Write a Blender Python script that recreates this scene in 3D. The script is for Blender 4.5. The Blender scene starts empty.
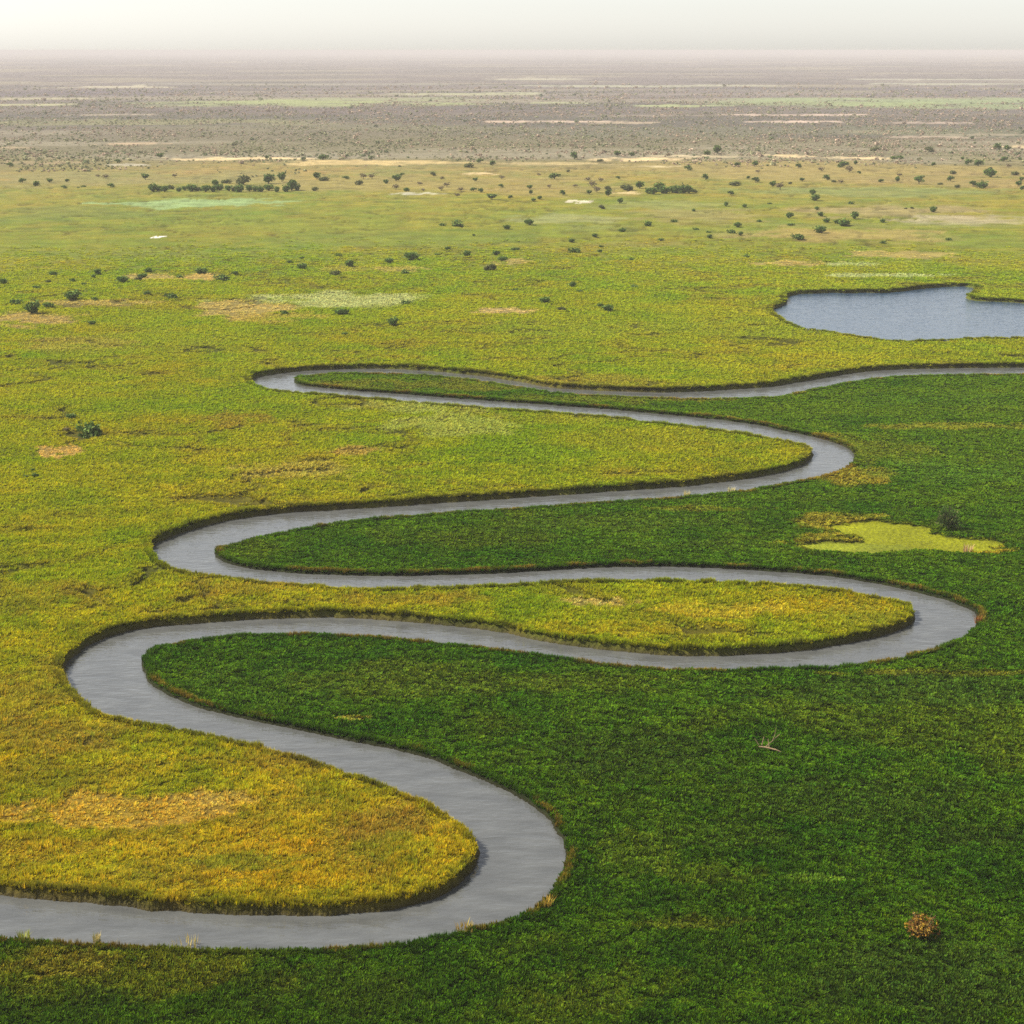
import bpy, math, random
import numpy as np
from mathutils import Vector, kdtree

random.seed(7)
RNG = np.random.default_rng(7)
sc = bpy.context.scene
col = sc.collection

# ------------------------------------------------------------------ camera
FPX, CAM_H, HOR = 1700.0, 110.0, 50.3
PITCH = math.atan((512 - HOR) / FPX)
cam_d = bpy.data.cameras.new("camera")
cam_d.sensor_width = 36.0
cam_d.lens = FPX / 1024 * 36.0
cam_d.clip_start, cam_d.clip_end = 1.0, 250000.0
cam = bpy.data.objects.new("camera", cam_d)
cam.location = (0, 0, CAM_H)
cam.rotation_euler = (math.pi / 2 - PITCH, 0, 0)
col.objects.link(cam)
sc.camera = cam

# ------------------------------------------------------------------ light
SUN_EL, SUN_AZ = math.radians(46), math.radians(-80)      # azimuth from +Y (view direction), clockwise
to_sun = Vector((math.sin(SUN_AZ) * math.cos(SUN_EL), math.cos(SUN_AZ) * math.cos(SUN_EL), math.sin(SUN_EL)))
sd_ = bpy.data.lights.new("sun", 'SUN')
sd_.energy, sd_.angle, sd_.color = 5.0, math.radians(0.5), (1.0, 0.93, 0.82)
sun = bpy.data.objects.new("sun", sd_)
sun.rotation_euler = to_sun.to_track_quat('Z', 'Y').to_euler()
col.objects.link(sun)

w = bpy.data.worlds.new("World")
sc.world = w
w.use_nodes = True
nt = w.node_tree
nt.nodes.clear()
sky = nt.nodes.new('ShaderNodeTexSky')
sky.sky_type, sky.sun_disc = 'NISHITA', False
sky.sun_elevation, sky.sun_rotation = SUN_EL, SUN_AZ
sky.altitude, sky.air_density, sky.dust_density, sky.ozone_density = 100, 1.0, 0.6, 1.0
hs = nt.nodes.new('ShaderNodeHueSaturation')
hs.inputs['Saturation'].default_value = 0.33
bg = nt.nodes.new('ShaderNodeBackground')
bg.inputs[1].default_value = 0.084
wo = nt.nodes.new('ShaderNodeOutputWorld')
nt.links.new(sky.outputs[0], hs.inputs['Color'])
nt.links.new(hs.outputs[0], bg.inputs[0])
nt.links.new(bg.outputs[0], wo.inputs[0])

sc.view_settings.view_transform = 'Standard'
sc.view_settings.look = 'None'
sc.view_settings.gamma = 1.0
sc.view_settings.exposure = 1.0
sc.render.engine = 'CYCLES'
sc.cycles.use_denoising = False
sc.cycles.max_bounces = 6
sc.cycles.diffuse_bounces = 2
sc.cycles.transmission_bounces = 3
sc.cycles.volume_bounces = 1

# ------------------------------------------------------------------ helpers
CP, SP = math.cos(PITCH), math.sin(PITCH)
def ray(px, py):
    a, b = (px - 512) / FPX, (512 - py) / FPX
    return a, CP + b * SP, -SP + b * CP
def gnd(px, py, z=0.0):
    """the ground point (height z) that lies in the direction measured in the photograph"""
    dx, dy, dz = ray(px, py)
    t = (z - CAM_H) / dz
    return dx * t, dy * t
def mpp(px, py):
    dx, dy, dz = ray(px, py)
    return -CAM_H / dz / FPX
def smooth(a, b, x):
    t = np.clip((x - a) / (b - a), 0, 1)
    return t * t * (3 - 2 * t)
def hash2(i, j, s):
    h = (i * 374761393 + j * 668265263 + s * 1442695041) & 0xFFFFFFFF
    h = ((h ^ (h >> 13)) * 1274126177) & 0xFFFFFFFF
    h = ((h ^ (h >> 15)) * 2246822519) & 0xFFFFFFFF
    return ((h ^ (h >> 16)) & 0xFFFFFF) / float(0xFFFFFF)
def noise(x, y, s=0):
    xi, yi = np.floor(x).astype(np.int64), np.floor(y).astype(np.int64)
    u, v = x - xi, y - yi
    u, v = u * u * (3 - 2 * u), v * v * (3 - 2 * v)
    a, b = hash2(xi, yi, s), hash2(xi + 1, yi, s)
    c, d = hash2(xi, yi + 1, s), hash2(xi + 1, yi + 1, s)
    return (a * (1 - u) + b * u) * (1 - v) + (c * (1 - u) + d * u) * v
def fbm(x, y, s=0, o=4):
    t, amp, tot = 0, 1.0, 0
    for k in range(o):
        ca, sa = math.cos(k * 1.1), math.sin(k * 1.1)
        t = t + amp * noise((x * ca - y * sa) * 2 ** k + 17.3 * k, (x * sa + y * ca) * 2 ** k - 9.1 * k, s + k)
        tot += amp
        amp *= 0.55
    return t / tot

def tag(o, label=None, cat=None, group=None, kind=None):
    if label: o["label"] = label
    if cat: o["category"] = cat
    if group: o["group"] = group
    if kind: o["kind"] = kind
    return o

def mesh_np(name, V, F, mat, colors=None, smooth_=False):
    """V (n,3), F (m,k) all faces with k corners"""
    me = bpy.data.meshes.new(name)
    V = np.asarray(V, dtype=np.float32); F = np.asarray(F, dtype=np.int32)
    k = F.shape[1]
    me.vertices.add(len(V)); me.vertices.foreach_set("co", V.ravel())
    me.loops.add(F.size); me.loops.foreach_set("vertex_index", F.ravel())
    me.polygons.add(len(F))
    me.polygons.foreach_set("loop_start", np.arange(len(F), dtype=np.int32) * k)
    me.polygons.foreach_set("loop_total", np.full(len(F), k, dtype=np.int32))
    if smooth_:
        me.polygons.foreach_set("use_smooth", np.ones(len(F), dtype=bool))
    me.update(calc_edges=True)
    if colors is not None:
        at = me.attributes.new("tint", 'FLOAT_COLOR', 'POINT')
        c4 = np.ones((len(V), 4), dtype=np.float32); c4[:, :3] = colors
        at.data.foreach_set("color", c4.ravel())
    if mat: me.materials.append(mat)
    return me
def link(name, me, parent=None):
    o = bpy.data.objects.new(name, me)
    col.objects.link(o)
    if parent: o.parent = parent
    return o

# ------------------------------------------------------------------ materials
def new_mat(name):
    m = bpy.data.materials.new(name); m.use_nodes = True
    m.node_tree.nodes.clear()
    return m, m.node_tree.nodes, m.node_tree.links
def leaf_mat(name, inst=False, trans=0.3, grad=False, own=True):
    m, N, L = new_mat(name)
    out = N.new('ShaderNodeOutputMaterial')
    a = N.new('ShaderNodeAttribute'); a.attribute_name = "tint"
    cur = a.outputs['Color']
    if inst:
        a.attribute_type = 'INSTANCER'; a.attribute_name = "itint"
        if own:
            b = N.new('ShaderNodeAttribute'); b.attribute_name = "tint"
            mx = N.new('ShaderNodeMix'); mx.data_type = 'RGBA'; mx.blend_type = 'MULTIPLY'; mx.inputs[0].default_value = 1
            L.new(a.outputs['Color'], mx.inputs[6]); L.new(b.outputs['Color'], mx.inputs[7])
            cur = mx.outputs[2]
    d = N.new('ShaderNodeBsdfPrincipled'); d.inputs['Roughness'].default_value = 0.6
    d.inputs['Specular IOR Level'].default_value = 0.0
    t = N.new('ShaderNodeBsdfTranslucent')
    mix = N.new('ShaderNodeMixShader'); mix.inputs[0].default_value = trans
    L.new(cur, d.inputs['Base Color']); L.new(cur, t.inputs['Color'])
    L.new(d.outputs[0], mix.inputs[1]); L.new(t.outputs[0], mix.inputs[2]); L.new(mix.outputs[0], out.inputs[0])
    return m
M_GRASS = leaf_mat("grass_blades", inst=True, trans=0.42)
M_REED = leaf_mat("reed_blades", inst=True, trans=0.25)
M_SCRUB = leaf_mat("scrub_leaves", inst=True, trans=0.2)
M_LEAF = leaf_mat("shrub_leaves", trans=0.2)

def bark_mat():
    m, N, L = new_mat("bark")
    out = N.new('ShaderNodeOutputMaterial'); p = N.new('ShaderNodeBsdfPrincipled')
    n = N.new('ShaderNodeTexNoise'); n.inputs['Scale'].default_value = 6
    r = N.new('ShaderNodeValToRGB')
    r.color_ramp.elements[0].color = (.05, .035, .022, 1); r.color_ramp.elements[1].color = (.16, .12, .08, 1)
    L.new(n.outputs[0], r.inputs[0]); L.new(r.outputs[0], p.inputs['Base Color'])
    p.inputs['Roughness'].default_value = 0.9
    L.new(p.outputs[0], out.inputs[0]); return m
M_BARK = bark_mat()

def water_mat(name, base, ripple):
    m, N, L = new_mat(name)
    out = N.new('ShaderNodeOutputMaterial'); p = N.new('ShaderNodeBsdfPrincipled')
    g = N.new('ShaderNodeNewGeometry')
    mp = N.new('ShaderNodeMapping'); mp.inputs['Scale'].default_value = (0.45, 1.1, 1)
    mp.inputs['Rotation'].default_value = (0, 0, 0.35)
    L.new(g.outputs['Position'], mp.inputs[0])
    n1 = N.new('ShaderNodeTexNoise'); n1.inputs['Scale'].default_value = 0.9; n1.inputs['Detail'].default_value = 3
    L.new(mp.outputs[0], n1.inputs['Vector'])
    n2 = N.new('ShaderNodeTexNoise'); n2.inputs['Scale'].default_value = 0.3; n2.inputs['Detail'].default_value = 5
    L.new(mp.outputs[0], n2.inputs['Vector'])
    b = N.new('ShaderNodeBump'); b.inputs['Strength'].default_value = ripple; b.inputs['Distance'].default_value = 0.7
    mm = N.new('ShaderNodeMath'); mm.operation = 'MULTIPLY'
    L.new(n1.outputs[0], mm.inputs[0]); L.new(n2.outputs[0], mm.inputs[1])
    L.new(mm.outputs[0], b.inputs['Height']); L.new(b.outputs[0], p.inputs['Normal'])
    r = N.new('ShaderNodeValToRGB')
    r.color_ramp.elements[0].position = .36; r.color_ramp.elements[1].position = .64
    r.color_ramp.elements[0].color = tuple(c * .85 for c in base) + (1,); r.color_ramp.elements[1].color = tuple(c * 1.15 for c in base) + (1,)  # light and dark of the ripples painted into the base colour
    L.new(n2.outputs[0], r.inputs[0]); L.new(r.outputs[0], p.inputs['Base Color'])
    p.inputs['Roughness'].default_value = 0.06; p.inputs['IOR'].default_value = 1.5
    L.new(p.outputs[0], out.inputs[0]); return m
M_RIVER = water_mat("river_water", (.078, .081, .078), .32)
M_LAKE = water_mat("lake_water", (.032, .060, .10), .42)

def ground_mat():
    m, N, L = new_mat("marsh_ground")
    out = N.new('ShaderNodeOutputMaterial'); p = N.new('ShaderNodeBsdfPrincipled')
    a = N.new('ShaderNodeAttribute'); a.attribute_name = "tint"
    g = N.new('ShaderNodeNewGeometry')
    def nz(scale, det=6, rough=.6):
        n = N.new('ShaderNodeTexNoise'); n.inputs['Scale'].default_value = scale
        n.inputs['Detail'].default_value = det; n.inputs['Roughness'].default_value = rough
        L.new(g.outputs['Position'], n.inputs['Vector']); return n
    n1, n2 = nz(.06), nz(.9)
    def ramp(src, lo, hi, a0=.25, a1=.75):
        r = N.new('ShaderNodeMapRange'); r.inputs[1].default_value = a0; r.inputs[2].default_value = a1
        r.inputs[3].default_value = lo; r.inputs[4].default_value = hi
        L.new(src, r.inputs[0]); return r.outputs[0]
    m1 = N.new('ShaderNodeMath'); m1.operation = 'MULTIPLY'
    L.new(ramp(n1.outputs[0], .62, 1.35), m1.inputs[0]); L.new(ramp(n2.outputs[0], .6, 1.35), m1.inputs[1])
    vm = N.new('ShaderNodeVectorMath'); vm.operation = 'SCALE'
    L.new(a.outputs['Color'], vm.inputs[0]); L.new(m1.outputs[0], vm.inputs['Scale'])
    L.new(vm.outputs[0], p.inputs['Base Color'])
    b = N.new('ShaderNodeBump'); b.inputs['Strength'].default_value = .9; b.inputs['Distance'].default_value = .8
    L.new(n2.outputs[0], b.inputs['Height']); L.new(b.outputs[0], p.inputs['Normal'])
    p.inputs['Roughness'].default_value = .9; p.inputs['Specular IOR Level'].default_value = .1
    L.new(p.outputs[0], out.inputs[0]); return m
M_GROUND = ground_mat()

# ------------------------------------------------------------------ banks, surveyed as bearings from the camera
BANK_A = [(-900,870),(-300,880),(-80,890),(0,895.5),(50,900.5),(100,905),(150,910),(200,914),(256,916),(300,916.5),(350,915),(400,908),(440,897),(465,880),(476,865),(479,856),(477,846),(470,834),(461,824),(449,813.5),(437,806),(419,795.5),(402,787),(383,778),(360,770),(328,759),(295,749),(265,741),(230,734),(190,724.5),(152,717.5),(122,712),(102,706),(89,697),(77.5,686),(70,674),(71,665),(80,655),(95,644.5),(115,636.5),(140,630.5),(165,627),(195,624.3),(230,621),(265,619),(300,618.2),(350,618.5),(400,621),(450,626),(500,632),(530,639),(562,644.5),(612,651),(662,655),(702,656.5),(737,655.5),(787,652),(837,646),(877,638),(905,628.5),(916,619),(912,609),(902,602.5),(887,596.5),(858,589.5),(832,585.5),(802,582),(758,579.5),(712,578),(662,577),(612,577),(562,578.2),(512,581),(450,583.5),(400,585),(342,584),(300,581),(255,577),(230,573),(205,570),(180,565),(165,559),(156.5,551),(159,545),(168,540),(185,534),(205,527.5),(230,521.5),(255,517.5),(292,513),(330,510.5),(385,507),(450,502.5),(512,498.5),(580,494),(640,489.3),(677,487),(715,483),(752,478),(780,472.5),(801,466),(811,459),(812,453),(807,448.5),(795,443),(775,437.5),(752,432.5),(727,428.3),(690,424),(645,419),(620,415.8),(570,411.3),(520,407.8),(465,404),(427,401),(390,397.6),(365,395.3),(335,392.2),(302,389.5),(280,387.3),(265,384.2),(255.5,381),(261,377.5),(277,374.5),(302,371.7),(340,369.3),(390,369),(427,371),(465,374.3),(495,378.2),(525,383),(545,387),(570,389.3),(607,391.2),(645,392.3),(682,392.2),(725,390),(768,387),(793,383),(818,379),(843,374.5),(868,371.3),(905,369.2),(943,368.5),(1024,367.5),(1120,366.5),(1400,368),(2200,371)]
BANK_B = [(-900,940),(-300,934),(-80,931),(0,933),(50,935),(100,938),(150,941.5),(200,943),(250,943.5),(300,943.5),(350,941.5),(400,937),(450,927),(500,915.5),(524,907.5),(541,897),(554.5,883),(562,869),(564,855),(561,840),(554,828),(543,815.5),(525,802.5),(500,788.5),(477,778),(454,768.5),(430,760),(407,753),(383.5,747.4),(360,743.4),(328,737),(296,730),(265,724),(240,719),(215,712.5),(190,705),(167,695),(152.5,685),(143,673),(141.5,662.5),(147.5,652.5),(160,644.5),(180,638.5),(215,634),(250,631),(300,630.5),(350,632),(400,635),(450,640),(512,647),(562,654.5),(612,660.5),(662,664.5),(692,665.5),(737,665.5),(812,663.5),(862,660),(912,650.5),(950,638),(971,627),(978,619.5),(974.5,613.5),(963.7,607),(949,601),(928.5,595.7),(905,590.5),(876,584),(840.6,578.2),(802.5,574),(758.6,571),(712,568.2),(662,566.8),(612,567.6),(562,569.8),(512,573),(450,575.2),(400,576.2),(342,575.4),(300,573.8),(255,570),(235,566.2),(221,561.5),(215,555.5),(215,550.5),(221,546),(237.5,541),(262,533.5),(292.5,527.5),(317.5,522.8),(355,517.7),(400,513.5),(450,509.8),(512,506),(580,501),(640,497),(677,495),(707,492),(735,489),(765,484.3),(795,479),(820,473.7),(840,467.5),(852,461),(854.5,456.5),(850,451),(840,445.3),(825,440.3),(802.5,435),(780,430),(760,426),(727.5,421),(690,417.2),(645,412.8),(610,409.6),(570,406.8),(520,403.3),(465,399.2),(427,396.4),(395,394),(365,391.7),(340,389.6),(318,387.7),(303,386),(295,383.2),(293.5,380),(298,376.2),(311,373.5),(340,371.5),(377,371.5),(415,372.8),(452.5,375.7),(490,380.5),(520,385),(547,389.8),(570,391.9),(607,393.8),(645,395.3),(682,396.6),(725,396.4),(768,395.4),(785,393),(805.5,388.7),(830.5,383.7),(855.5,379),(880.5,375.8),(918,373.7),(968,372.8),(1024,372.3),(1120,371.3),(1400,373),(2200,376)]
LAKE = [(777,311),(783,307),(791,303),(791,297),(803,294.5),(818,294),(833,293.2),(848,293.9),(865,293.2),(880,293.7),(903,292),(918,290),(938,288),(955,287),(968,287.5),(970,291),(962,295.5),(966,300),(985,302),(1005,302.6),(1024,304),(1060,306),(1085,314),(1090,324),(1065,333),(1024,335),(980,335.3),(943,337),(910,338.6),(885.5,337.2),(855.5,333.5),(825.5,328.6),(798,325),(784,319)]

def catmull(P, n, closed=False):
    P = np.array(P, float); out = []
    m = len(P)
    rng = range(m if closed else m - 1)
    for i in rng:
        if closed: p0, p1, p2, p3 = P[(i-1) % m], P[i], P[(i+1) % m], P[(i+2) % m]
        else: p0, p1, p2, p3 = P[max(i-1, 0)], P[i], P[i+1], P[min(i+2, m-1)]
        t = np.linspace(0, 1, n, endpoint=False)[:, None]
        out.append(.5 * ((2*p1) + (-p0+p2)*t + (2*p0-5*p1+4*p2-p3)*t*t + (-p0+3*p1-3*p2+p3)*t**3))
    if not closed: out.append(P[-1:])
    return np.vstack(out)
def bank(P, land_left, veg_h, closed=False):
    """bearings -> metres; a bank nearer than its water is seen by its vegetation's top"""
    C = catmull(P, 8, closed)
    G = np.array([gnd(x, y, 0) for x, y in C])
    def normals(G):
        T = (np.roll(G, -1, 0) - np.roll(G, 1, 0)) if closed else np.gradient(G, axis=0)
        T /= np.linalg.norm(T, axis=1)[:, None] + 1e-9
        n = np.stack([-T[:, 1], T[:, 0]], 1)
        return n if land_left else -n
    n = normals(G)
    hz = veg_h * smooth(.05, .8, -n[:, 1])
    ker = np.ones(9) / 9
    hz = np.convolve(np.pad(hz, 4, mode='wrap' if closed else 'edge'), ker, 'valid')
    G = np.array([gnd(x, y, z) for (x, y), z in zip(C, hz)])
    # resample evenly
    if closed: G = np.vstack([G, G[:1]])
    L = np.concatenate([[0], np.cumsum(np.linalg.norm(np.diff(G, axis=0), axis=1))])
    q = np.arange(0, L[-1], 0.7)
    G = np.stack([np.interp(q, L, G[:, 0]), np.interp(q, L, G[:, 1])], 1)
    k = 7; ker = np.ones(k) / k
    if closed:
        G = np.stack([np.convolve(np.pad(G[:, i], k // 2, mode='wrap'), ker, 'valid') for i in (0, 1)], 1)
    else:
        G[k//2:-(k//2)] = np.stack([np.convolve(G[:, i], ker, 'valid') for i in (0, 1)], 1)
    # small natural wobble of the water's edge
    nn = normals(G)
    wob = (fbm(G[:, 0] / 4, G[:, 1] / 4, 31, 3) - .5) * 1.1
    push = np.where(land_left & (nn[:, 0] < -.35) & (G[:, 0] / np.hypot(G[:, 0], G[:, 1]) < -.09), .45 + .0014 * np.hypot(G[:, 0], G[:, 1]), .1)
    if closed: push = np.full(len(G), 1.6)
    G = G + nn * (wob + np.convolve(np.pad(push, 7, mode='edge'), np.ones(15) / 15, 'valid'))[:, None]
    return G, normals(G)
HA, HB = 2.0, 1.25
A, nA = bank(BANK_A, True, HA)
B, nB = bank(BANK_B, False, HB)
Lk, nL = bank(LAKE, True, 2.0, True)
cen = Lk.mean(0)
if ((Lk - cen) * nL).sum() < 0: nL = -nL
BP = np.vstack([A, B, Lk]); BN = np.vstack([nA, nB, nL])
BK = np.concatenate([np.zeros(len(A)), np.ones(len(B)), np.full(len(Lk), 2)])
tree_kd = kdtree.KDTree(len(BP))
for i, (x, y) in enumerate(BP): tree_kd.insert((x, y, 0), i)
tree_kd.balance()
def nearest(X, Y):
    n = len(X); idx = np.empty(n, int)
    f = tree_kd.find
    for i in range(n): idx[i] = f((X[i], Y[i], 0))[1]
    dx, dy = X - BP[idx, 0], Y - BP[idx, 1]
    d = np.hypot(dx, dy)
    along = dx * BN[idx, 0] + dy * BN[idx, 1]
    s = np.where(along >= 0, 1, -1)
    k = BK[idx].astype(int)
    sd = d * s
    q = np.where(k == 2)[0]
    if len(q):                                  # inside or outside the lake by its outline
        qx, qy = X[q], Y[q]; ins = np.zeros(len(q), bool)
        box = (qx > Lk[:, 0].min()) & (qx < Lk[:, 0].max()) & (qy > Lk[:, 1].min()) & (qy < Lk[:, 1].max())
        b = np.where(box)[0]
        if len(b):
            bx, by = qx[b], qy[b]; c = np.zeros(len(b), bool)
            for i in range(len(Lk)):
                (x1, y1), (x2, y2) = Lk[i - 1], Lk[i]
                if y1 == y2: continue
                c ^= ((y1 > by) != (y2 > by)) & (bx < (x2 - x1) * (by - y1) / (y2 - y1) + x1)
            ins[b] = c
        sd[q] = np.where(ins, -d[q], d[q])
    return sd, k, idx
def side_of(kind, Y, X):
    """green (bank B) or yellow (bank A) country; the lake lies in the yellow"""
    return np.where(kind == 1, 1.0, 0.0)

# ------------------------------------------------------------------ what grows where (true colours of the cover)
Yl = [100, 230, 330, 470, 640, 900, 1250, 1480, 1640, 1900, 2700, 4500, 70000]
Cl = [(.168,.134,.004),(.155,.134,.004),(.128,.130,.003),(.116,.128,.003),(.112,.130,.004),(.116,.134,.006),
      (.140,.145,.012),(.165,.148,.024),(.180,.148,.042),(.118,.105,.052),(.108,.090,.070),(.115,.095,.090),(.11,.10,.10)]
Cl = np.array(Cl)
def ell(px, py, rx, ry, c, s, soft=.6):
    x0, y0 = gnd(px, py, 1.0)
    _, ya = gnd(px, max(py - ry, 53.8), 1.0); _, yb = gnd(px, py + ry, 1.0)
    return (x0, (ya + yb) / 2, rx * mpp(px, py), (ya - yb) / 2, c, s, soft)
TAN, DRY, SAND, PALE = (.26,.19,.06), (.20,.125,.012), (.50,.38,.20), (.20,.22,.09)
BRN, MINT, LIME = (.13,.085,.012), (.19,.25,.09), (.165,.175,.004)
PATCH = [
 # foreground island and left bank
 ell(110,812,130,16,(.27,.17,.02),.75), ell(215,802,45,10,(.27,.18,.03),.7), ell(40,850,70,12,(.20,.14,.008),.5), ell(180,850,90,14,(.19,.15,.006),.5),
 ell(390,826,45,22,BRN,.55), ell(330,760,80,14,BRN,.45), ell(60,735,70,22,BRN,.45), ell(40,690,45,30,BRN,.4), ell(250,865,70,10,(.08,.11,.008),.5), ell(390,850,40,16,(.09,.12,.006),.45),
 ell(170,650,60,6,BRN,.4), ell(30,600,60,18,BRN,.3), ell(25,780,60,20,(.10,.09,.006),.4),
 # middle islands
 ell(590,604,40,5,TAN,.6), ell(720,612,60,8,(.22,.17,.012),.6), ell(620,632,120,8,(.19,.15,.006),.5), ell(860,618,40,12,(.11,.12,.01),.4),
 ell(478,539,26,4,(.24,.19,.03),.8), ell(373,549,13,3,(.33,.24,.05),.9), ell(330,552,24,4,(.10,.13,.01),.5), ell(240,590,60,8,BRN,.4),ell(430,600,90,6,BRN,.4),
 ell(60,452,24,6,(.26,.17,.04),.95,.25), ell(355,452,28,6,(.20,.13,.03),.7), ell(290,472,60,9,(.20,.16,.03),.6), ell(230,420,40,7,BRN,.6),
 ell(455,427,60,12,(.17,.18,.035),.6), ell(420,408,70,7,(.17,.18,.04),.55), ell(570,420,80,6,(.14,.13,.01),.4), ell(650,440,90,12,(.14,.125,.006),.4),
 ell(330,301,95,8,(.20,.21,.08),.85), ell(245,309,45,9,TAN,.75), ell(270,318,50,5,(.2,.15,.03),.6), ell(500,312,30,3,(.30,.22,.08),.9), ell(25,322,45,9,(.23,.16,.05),.8), ell(95,303,60,3,TAN,.6), ell(70,345,60,7,(.18,.13,.03),.5),
 ell(205,277,22,4,(.28,.19,.06),.8), ell(150,277,26,3,(.26,.19,.06),.7), ell(510,262,22,3,TAN,.7), ell(400,270,25,3,(.2,.16,.04),.7), ell(340,270,25,3,(.18,.15,.03),.5),
 ell(580,384,60,9,(.13,.10,.015),.5), ell(400,240,150,9,(.10,.13,.014),.5), ell(120,345,90,12,(.13,.13,.012),.4), ell(600,330,160,10,(.11,.13,.01),.35), ell(760,330,60,14,(.11,.13,.008),.4),
 ell(50,215,110,8,(.10,.12,.02),.6), ell(300,225,120,6,(.13,.15,.012),.5), ell(120,255,90,5,(.10,.12,.016),.5), ell(700,365,70,8,(.15,.15,.006),.4),
 # upper plain
 ell(195,204,85,4.6,(.17,.235,.085),1,.4), ell(215,204,60,2.6,(.18,.25,.095),.9,.4), ell(157,238,7,1.1,(.7,.66,.6),1,.3), ell(580,202,14,1.6,(.5,.45,.33),.9,.3), ell(415,194,26,1.3,(.4,.38,.28),.8), ell(628,193,18,1.3,SAND,.8),
 ell(150,180,170,8,(.17,.15,.055),.7), ell(420,184,190,9,(.20,.16,.05),.75), ell(560,190,80,8,(.20,.155,.05),.6), ell(800,172,220,10,(.22,.17,.055),.7), ell(950,180,90,8,(.20,.15,.055),.7),
 ell(700,216,60,8,(.19,.16,.055),.6), ell(900,212,110,8,(.23,.17,.085),.6), ell(960,220,60,5,(.27,.23,.14),.7), ell(880,236,70,7,(.22,.17,.05),.8), ell(800,234,40,7,(.23,.17,.05),.7), ell(740,235,30,4,(.22,.16,.06),.6),
 ell(900,255,50,4,(.26,.19,.06),.7), ell(800,264,45,2.5,TAN,.7), ell(640,245,60,3,(.17,.14,.03),.5), ell(860,192,160,5,(.13,.16,.05),.6), ell(570,219,60,5,(.19,.20,.08),.6), ell(660,205,60,5,(.17,.18,.06),.5),
 ell(880,276,60,2,PALE,.8), ell(850,265,30,2,PALE,.6), ell(590,228,40,3,(.15,.16,.04),.5), ell(890,226,120,3,(.14,.15,.035),.5), ell(980,240,60,8,(.10,.14,.015),.5), ell(660,232,120,5,(.13,.16,.02),.4),
 # sandy woodland edge and pale clearings beyond it
 ell(235,159,75,1.6,SAND,.95), ell(370,163,90,2.6,(.40,.30,.13),.85), ell(645,159.5,45,1.7,SAND,.95), ell(690,156.5,50,1.0,(.42,.34,.2),.8), ell(655,166.5,30,1.0,(.42,.35,.2),.7), ell(792,156,26,1.4,SAND,.95), ell(840,158,20,1.0,(.4,.32,.18),.8), ell(868,158.5,22,1.2,SAND,.9), ell(560,164,60,1.6,(.36,.28,.13),.7), ell(480,174,18,1.3,SAND,.7),
 ell(130,165,25,1.2,(.3,.27,.2),.8), ell(30,163,60,1.5,(.24,.18,.1),.6), ell(130,144,35,1.2,(.36,.26,.16),.7),ell(10,148,25,1.2,(.4,.3,.18),.7), ell(990,135,60,1.2,(.36,.27,.2),.7), ell(930,137,60,1.3,(.36,.28,.2),.7), ell(1015,147,20,1.0,SAND,.7), ell(870,132,60,1.4,(.26,.23,.13),.6),
 ell(555,121.5,50,1.2,(.42,.32,.24),.9), ell(620,123,40,1.4,(.36,.28,.19),.7), ell(800,115,70,1.0,(.42,.32,.25),.9), ell(795,122,45,1.0,(.42,.32,.25),.9), ell(505,122,25,1.0,(.40,.3,.22),.8), ell(930,123,40,1.0,(.36,.28,.22),.7), ell(110,115,40,1.0,(.34,.28,.2),.7), ell(640,116,60,1.0,(.22,.18,.14),.6),
 ell(120,122,330,3.2,(.16,.155,.07),.7), ell(350,128,220,4,(.14,.13,.07),.5), ell(700,132,240,5,(.125,.12,.075),.5), ell(960,132,120,6,(.11,.12,.065),.5),
 ell(320,103.5,180,3.6,(.22,.25,.10),.85,.8), ell(380,99,90,1.6,(.2,.22,.11),.7,.8), ell(910,101,190,3.6,(.19,.235,.11),.8,.8), ell(960,107,120,3.0,(.18,.225,.10),.7,.8), ell(840,104,120,2.6,(.20,.24,.10),.7,.8), ell(670,106,50,1.2,(.26,.29,.13),.9), ell(560,103,30,1.4,(.24,.25,.13),.8), ell(30,105,45,1.3,(.28,.27,.15),.9),
 ell(110,87,60,1.3,(.32,.29,.2),.9), ell(40,99,50,1.2,(.28,.26,.16),.8), ell(460,94,70,1.2,(.28,.28,.16),.8), ell(540,79,70,1.2,(.30,.28,.2),.8), ell(640,86,150,1.0,(.28,.28,.19),.8), ell(520,93,30,1.2,(.28,.28,.17),.8), ell(940,79.5,90,.9,(.3,.29,.22),.8), ell(960,84,90,.9,(.28,.28,.2),.8), ell(300,84,200,1.0,(.2,.19,.15),.6), ell(700,94,160,1.2,(.2,.17,.14),.5),
 ell(60,94,130,3,(.085,.07,.08),.6), ell(330,111,260,3,(.095,.075,.07),.7), ell(580,110,120,4,(.095,.08,.075),.6), ell(900,112,200,2.2,(.09,.08,.075),.6), ell(130,150,280,5,(.12,.105,.06),.5), ell(880,90,260,2,(.09,.08,.09),.5),
]
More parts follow.
